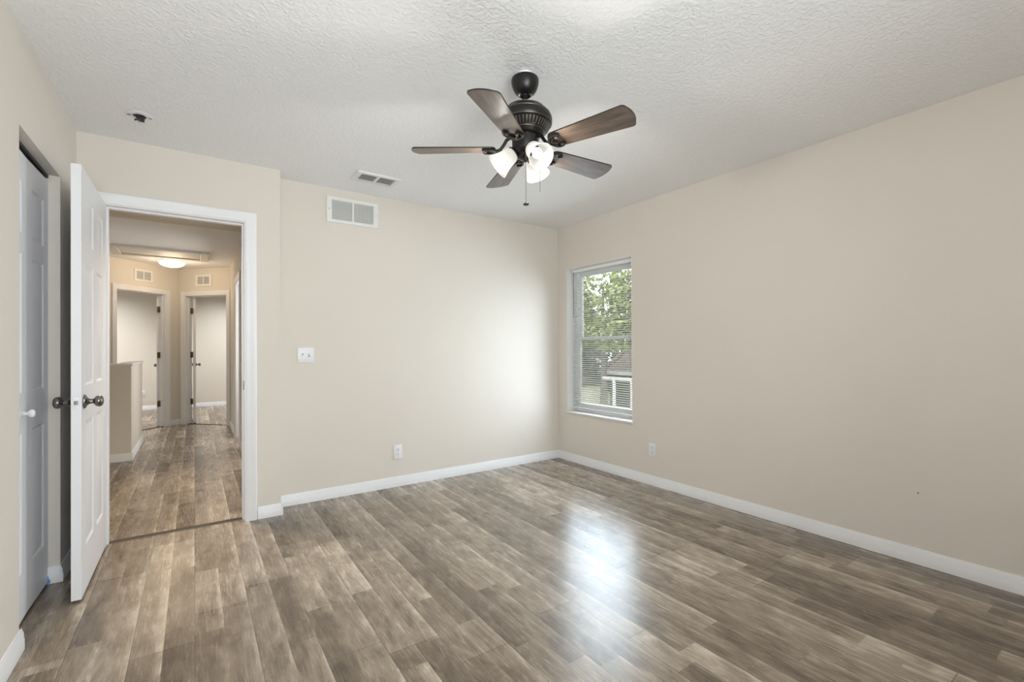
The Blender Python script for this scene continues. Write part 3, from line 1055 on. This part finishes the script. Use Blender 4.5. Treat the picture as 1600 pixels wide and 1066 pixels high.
b = bmesh.new()
lathe(b, [(0, Z(2.298)), (.028, Z(2.298)), (.048, Z(2.293)), (.070, Z(2.284)), (.086, Z(2.275)), (.090, Z(2.273)), (.094, Z(2.268)), (.106, Z(2.258)), (.115, Z(2.246)), (.118, Z(2.243)), (.1215, Z(2.238)), (.1245, Z(2.226)), (.1245, Z(2.212)), (.122, Z(2.205)), (.118, Z(2.202)), (.114, Z(2.198)), (.104, Z(2.180)), (.090, Z(2.166)), (.086, Z(2.164)), (.080, Z(2.156)), (.074, Z(2.150)), (.068, Z(2.148)), (0, Z(2.148))], 56)
mh = obj('motor_housing', b, M['bronze'], fan)
b = bmesh.new()
for r, z in ((.0885, 2.274), (.1165, 2.2445), (.1225, 2.2045), (.0885, 2.165)):
    pr = [(r + .0016 * math.cos(t), Z(z) + .0016 * math.sin(t)) for t in [2 * PI * i / 8 for i in range(8)]]
    lathe(b, pr, 56, closed=True)
tag(obj('accent_ring', b, M['bronze_edge'], mh), 'rubbed lighter rings')
b = bmesh.new()
for k in range(44):
    a = 2 * PI * k / 44
    p0 = Vector((.1135 * math.cos(a), .1135 * math.sin(a), Z(2.1955)))
    p1 = Vector((.0945 * math.cos(a), .0945 * math.sin(a), Z(2.1695)))
    tube(b, [p0, (p0 + p1) / 2 + Vector((math.cos(a), math.sin(a), -.6)) * .0015, p1], [.0030, .0036, .0024], 6)
obj('cooling_fins', b, M['bronze_edge'], mh)
b = bmesh.new()
lathe(b, [(0, Z(2.149)), (.058, Z(2.149)), (.061, Z(2.146)), (.062, Z(2.120)), (.061, Z(2.100)), (.057, Z(2.084)), (.048, Z(2.072)), (.036, Z(2.066)), (.034, Z(2.058)), (.034, Z(2.050)), (.026, Z(2.044)), (.010, Z(2.040)), (.008, Z(2.034)), (.004, Z(2.030)), (0, Z(2.030))], 40)
obj('switch_housing', b, M['bronze'], fan)

# blades
BZ = 2.092


def blade_mesh():
    bm = bmesh.new()
    # outline (u outward, v left)
    out = []
    uin, uo = .138, .5275
    w0, w1 = .049, .067
    rc = .020

    def arc(cx, cy, r, a0, a1, n_):
        return [(cx + r * math.cos(a0 + (a1 - a0) * i / n_), cy + r * math.sin(a0 + (a1 - a0) * i / n_)) for i in range(n_ + 1)]
    out += arc(uin + .03, -w0 + .03, .03, PI, 1.5 * PI, 5)
    out += arc(uo - rc - .012, -w1 + rc, rc, 1.5 * PI, 1.93 * PI, 5)
    # gently bowed tip
    for i in range(1, 6):
        t = -1 + 2 * i / 6
        out.append((uo - .010 + .010 * (1 - t * t), t * (w1 - rc)))
    out += arc(uo - rc - .012, w1 - rc, rc, .07 * PI, .5 * PI, 5)
    out += arc(uin + .03, w0 - .03, .03, .5 * PI, PI, 5)
    bot = [bm.verts.new((u, v, -.003)) for u, v in out]
    top = [bm.verts.new((u, v, .003)) for u, v in out]
    f = bm.faces.new(bot[::-1])
    f = bm.faces.new(top)
    k = len(out)
    for i in range(k):
        s = bm.faces.new((bot[i], bot[(i + 1) % k], top[(i + 1) % k], top[i]))
        s.material_index = 1
    return bm


def iron_mesh():
    """cast blade iron: arm rising to the motor and two scrolls under the blade; built in the untilted frame"""
    bm = bmesh.new()
    zb = -.0085
    arm = [(.056, 0, .050), (.070, 0, .050), (.086, 0, .040), (.100, 0, .018), (.116, 0, -.002), (.134, 0, zb)]
    tube(bm, arm, [.010, .010, .0085, .0075, .008, .0085], 10)
    for s in (-1, 1):
        pts = [(.130, 0, zb), (.140, s * .012, zb), (.146, s * .026, zb), (.155, s * .038, zb), (.170, s * .0435, zb), (.186, s * .0405, zb), (.194, s * .032, zb), (.191, s * .024, zb), (.183, s * .023, zb)]
        tube(bm, pts, [.0080, .0070, .0062, .0058, .0055, .0055, .0060, .0075, .0085], 8)
        pts2 = [(.134, 0, zb), (.150, s * .008, zb), (.160, s * .017, zb), (.166, s * .026, zb)]
        tube(bm, pts2, [.0065, .0052, .0045, .0030], 8)
    return bm


def screw_mesh(s):
    bm = bmesh.new()
    lathe(bm, [(0, 0), (.0065, 0), (.0058, -.0022), (.003, -.0034), (0, -.0036)], 14, Matrix.Translation((.184, s * .024, -.015)))
    return bm


TW = Matrix.Rotation(math.radians(-12), 4, 'X')
blade0 = iron0 = None
bm_ = blade_mesh()
blade0 = obj('blade', bm_, [M['blade'], M['blade_edge']], fan)
iron0 = obj('blade_iron', iron_mesh(), M['bronze'], blade0)
scr = [obj('iron_screw', screw_mesh(s), M['bronze_edge'], blade0) for s in (-1, 1)]
for k in range(5):
    if k == 0:
        bl_, kids = blade0, [iron0] + scr
    else:
        bl_ = blade0.copy()
        COL.objects.link(bl_)
        bl_.parent = fan
        for ch in [iron0] + scr:
            c2 = ch.copy()
            COL.objects.link(c2)
            c2.parent = bl_
    bl_.matrix_local = Matrix.Translation((0, 0, Z(BZ))) @ Matrix.Rotation(math.radians(-71.75 + 72 * k), 4, 'Z') @ TW

# light kit: three arms with bell shades
RVEC = math.radians(-34.4755)     # azimuth of the picture's right
SH_PROF = [(.024, .000), (.031, .003), (.036, .012), (.0385, .024), (.040, .040), (.0435, .058), (.050, .078), (.0565, .094), (.060, .102)]
sh_in = [(r - .0028, z) for r, z in SH_PROF[::-1]]
for k, phi in enumerate((180, -60, 60)):
    az = RVEC + math.radians(phi)
    hd = Vector((math.cos(az), math.sin(az), 0))
    ax = (hd * math.cos(math.radians(40)) + Vector((0, 0, -1)) * math.sin(math.radians(40))).normalized()
    neck = hd * .054 + Vector((0, 0, Z(2.075)))
    b = bmesh.new()
    tube(b, [hd * .030 + Vector((0, 0, Z(2.062))), hd * .044 + Vector((0, 0, Z(2.068))), neck - ax * .004, neck + ax * .012], [.010, .011, .013, .015], 12)
    q = ax.to_track_quat('Z', 'Y').to_matrix().to_4x4()
    mx = Matrix.Translation(neck) @ q
    lathe(b, [(0, -.010), (.018, -.010), (.027, -.006), (.029, .000), (.029, .012), (.026, .014), (0, .014)], 24, mx)
    am = obj('light_arm', b, M['bronze'], fan)
    for j in range(3):
        b = bmesh.new()
        a = j * 2 * PI / 3 + .6
        tube(b, [mx @ Vector((.026 * math.cos(a), .026 * math.sin(a), .006)), mx @ Vector((.037 * math.cos(a), .037 * math.sin(a), .006))], [.003, .0042], 8)
        obj('thumb_screw', b, M['nickel'], am)
    b = bmesh.new()
    lathe(b, SH_PROF + sh_in, 36, mx, closed=True)
    sh = obj('lamp_shade', b, M['shade'], fan, sharp=60)
    b = bmesh.new()
    lathe(b, [(0, .014), (.012, .014), (.013, .030), (.017, .042), (.0225, .056), (.0225, .066), (.017, .077), (.009, .083), (0, .084)], 20, mx)
    bu = obj('bulb', b, M['bulb'], sh)
    lo = lamp('shade_bulb_light', 'POINT', (FX, FY, H), 9, (1.0, 0.965, 0.91), shadow_soft_size=0.022)
    lo.parent = sh
    lo.location = neck + ax * .098
# pull chains
for phi, r, zt, ze, knob in ((-90, .0640, 2.098, 1.820, True), (-4, .0665, 2.098, 1.892, False)):
    az = RVEC + math.radians(phi)
    p = Vector((r * math.cos(az), r * math.sin(az), 0))
    b = bmesh.new()
    tube(b, [p * .93 + Vector((0, 0, Z(zt + .004))), p + Vector((0, 0, Z(zt))), p + Vector((0, 0, Z(zt - .01))), p + Vector((0, 0, Z(ze)))], .0012, 6)
    pc = obj('pull_chain', b, M['nickel'], fan)
    if knob:
        b = bmesh.new()
        lathe(b, [(0, Z(ze + .006)), (.004, Z(ze + .005)), (.012, Z(ze)), (.0135, Z(ze - .004)), (.011, Z(ze - .008)), (0, Z(ze - .010))], 20, Matrix.Translation(p))
        tag(obj('pull_knob', b, M['bronze'], pc), 'small dark round pull knob')

# ------------------------------------------------------------------ hall ceiling: lamp and attic hatch
hl = thing('hall_ceiling_light', 'lit white dome light on the hall ceiling', 'ceiling light', (-0.26, 8.03, H))
b = bmesh.new()
lathe(b, [(0, -.0005), (.118, -.0005), (.122, -.004), (.122, -.036), (.116, -.040), (0, -.040)], 36)
obj('light_base', b, M['vent'], hl)
b = bmesh.new()
lathe(b, [(.118, -.034), (.150, -.038), (.156, -.048), (.150, -.064), (.130, -.085), (.095, -.103), (.050, -.114), (0, -.118)], 40)
tag(obj('dome', b, M['dome'], hl), 'glowing frosted glass dome')
lo = lamp('hall_dome_light', 'POINT', (0, 0, -.22), 9.5, (1.0, 0.76, 0.52), shadow_soft_size=0.12)
lo.parent = hl

ah = thing('attic_hatch', 'attic access panel with a wide frame on the hall ceiling', 'attic hatch', (-0.355, 7.54, H))
b = bmesh.new()
for a in ((-.52, -.42, -.31, .31, -.032, -.0005), (.42, .52, -.31, .31, -.032, -.0005), (-.42, .42, .22, .31, -.032, -.0005), (-.42, .42, -.31, -.22, -.032, -.0005)):
    bbox(b, *a, .006)
obj('hatch_frame', b, M['hatchm'], ah)
b = bmesh.new()
bbox(b, -.415, .415, -.215, .215, -.014, -.0005, .003)
obj('hatch_panel', b, M['hatchm'], ah)

# ------------------------------------------------------------------ outside the window
GZ = -2.75
struct('ground', bx((3.9, 60, -20, 60, GZ - .2, GZ)), M['grass'], 'lawn below the window outside', 'ground')


def foliage(bm, c, rx_, ry_, rz_, n_, s, seed):
    rnd = random.Random(seed)
    for _ in range(n_):
        while True:
            p = Vector((rnd.uniform(-1, 1), rnd.uniform(-1, 1), rnd.uniform(-1, 1)))
            if 0.25 < p.length < 1 + .15 * math.sin(p.x * 7 + seed) * math.cos(p.y * 6):
                break
        q = Vector((c[0] + p.x * rx_, c[1] + p.y * ry_, c[2] + p.z * rz_))
        a = Vector((rnd.gauss(0, 1), rnd.gauss(0, 1), rnd.gauss(0, 1))).normalized()
        b_ = a.cross(Vector((rnd.gauss(0, 1), rnd.gauss(0, 1), rnd.gauss(0, 1)))).normalized()
        c_ = a.cross(b_)
        ss = s * rnd.uniform(.6, 1.3)
        v = [bm.verts.new(q + a * ss + c_ * ss * .12), bm.verts.new(q + b_ * ss * .45), bm.verts.new(q - a * ss + c_ * ss * .12), bm.verts.new(q - b_ * ss * .45)]
        bm.faces.new((v[0], v[1], v[3]))
        bm.faces.new((v[1], v[2], v[3]))


def tree(name, label, x, y, ht, crown, nleaf, ls, mt, seed):
    t = thing(name, label, 'tree', (x, y, GZ))
    b = bmesh.new()
    rnd = random.Random(seed)
    tube(b, [(0, 0, 0), (.05, .03, ht * .3), (-.04, .06, ht * .6), (.02, 0, ht * .9)], [.22, .17, .12, .04], 10)
    for k in range(7):
        a = k * 2.4
        z = ht * (.35 + .07 * k)
        r = crown[0] * .75
        tube(b, [(0, 0, z), (r * .5 * math.cos(a), r * .5 * math.sin(a), z + .5), (r * math.cos(a), r * math.sin(a), z + 1.2)], [.08, .05, .02], 6)
    obj('trunk', b, M['bark'], t)
    b = bmesh.new()
    for cx, cy, cz, r, rz in crown[1]:
        foliage(b, (cx, cy, cz), r, r, rz, nleaf, ls, seed + int(cz * 10))
    obj('foliage', b, mt, t)
    return t


tree('garden_tree', 'pale green leafy tree filling the upper window view', 17.0, 16.6, 8.0, (2.6, [(0, 0, 5.8, 2.7, 2.0), (-1.4, 1.2, 5.0, 1.7, 1.3), (1.2, -1.6, 6.6, 1.9, 1.5), (.4, -2.9, 5.2, 1.4, 1.5), (-.2, 2.6, 6.4, 1.6, 1.6), (.3, -1.2, 4.6, 2.3, .9), (.2, 1.9, 4.7, 2.0, .9)]), 1500, .17, M['leafy'], 11)
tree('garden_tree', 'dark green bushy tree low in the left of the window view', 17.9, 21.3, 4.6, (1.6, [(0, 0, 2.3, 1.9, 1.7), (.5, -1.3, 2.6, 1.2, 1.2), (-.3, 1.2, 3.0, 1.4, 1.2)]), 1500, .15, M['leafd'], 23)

hg = thing('hedge', 'long dark hedge behind the neighbouring house', 'hedge', (31.0, 31.0, GZ))
b = bmesh.new()
for k in range(9):
    foliage(b, (-4 + .9 * k, 11.0 - 2.8 * k, 2.2), 2.0, 2.2, 2.7, 620, .30, 50 + k)
    foliage(b, (-4 + .9 * k, 11.0 - 2.8 * k, 1.0), 1.6, 1.9, 1.2, 300, .30, 80 + k)
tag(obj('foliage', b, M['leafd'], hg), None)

nh = thing('neighbour_house', 'brown brick house with a brown shingle roof outside the window', 'house', (20.6, 17.4, GZ))
obj('house_wall', bx((0, 6, -5.0, 2.2, 0, 2.55)), M['brick'], nh)
b = bmesh.new()
prism(b, [(-.55, -5.4, 2.45), (3.0, -5.4, 4.75), (6.55, -5.4, 2.45)], (0, 8.0, 0))
obj('house_roof', b, M['shingle'], nh)
b = bmesh.new()
bbox(b, -.62, -.52, -5.4, 2.6, 2.40, 2.55, .01)
obj('gutter', b, M['vinyl'], nh)
b = bmesh.new()
bbox(b, -.03, .02, -2.6, -1.2, .9, 2.1, .01)
wf = obj('house_window', b, M['vinyl'], nh)
obj('window_pane', bx((-.036, -.031, -2.52, -1.28, .98, 2.02)), M['screen'], wf)

pf = thing('porch_frame', 'white post and rail porch frame in front of the brick house', 'porch', (15.1, 13.8, GZ))
for yy in (.33, -.67, -1.7):
    b = bmesh.new()
    bbox(b, -.05, .05, yy - .05, yy + .05, 0, 2.52, .008)
    obj('porch_post', b, M['vinyl'], pf)
b = bmesh.new()
bbox(b, -.055, .055, -2.2, 1.0, 2.52, 2.62, .01)
obj('top_rail', b, M['vinyl'], pf)
b = bmesh.new()
bbox(b, -.04, .04, -2.2, 2.9, 1.26, 1.36, .01)
obj('lower_rail', b, M['vinyl'], pf)

sh_ = thing('garden_shed', 'cream stucco shed low in the left of the window view', 'shed', (15.7, 18.1, GZ))
obj('shed_wall', bx((0, 1.6, -1.0, .9, 0, 2.0)), M['stucco'], sh_)
b = bmesh.new()
prism(b, [(-.15, -1.1, 2.0), (.8, -1.1, 2.42), (1.75, -1.1, 2.0)], (0, 2.15, 0))
obj('shed_roof', b, M['shingle'], sh_)
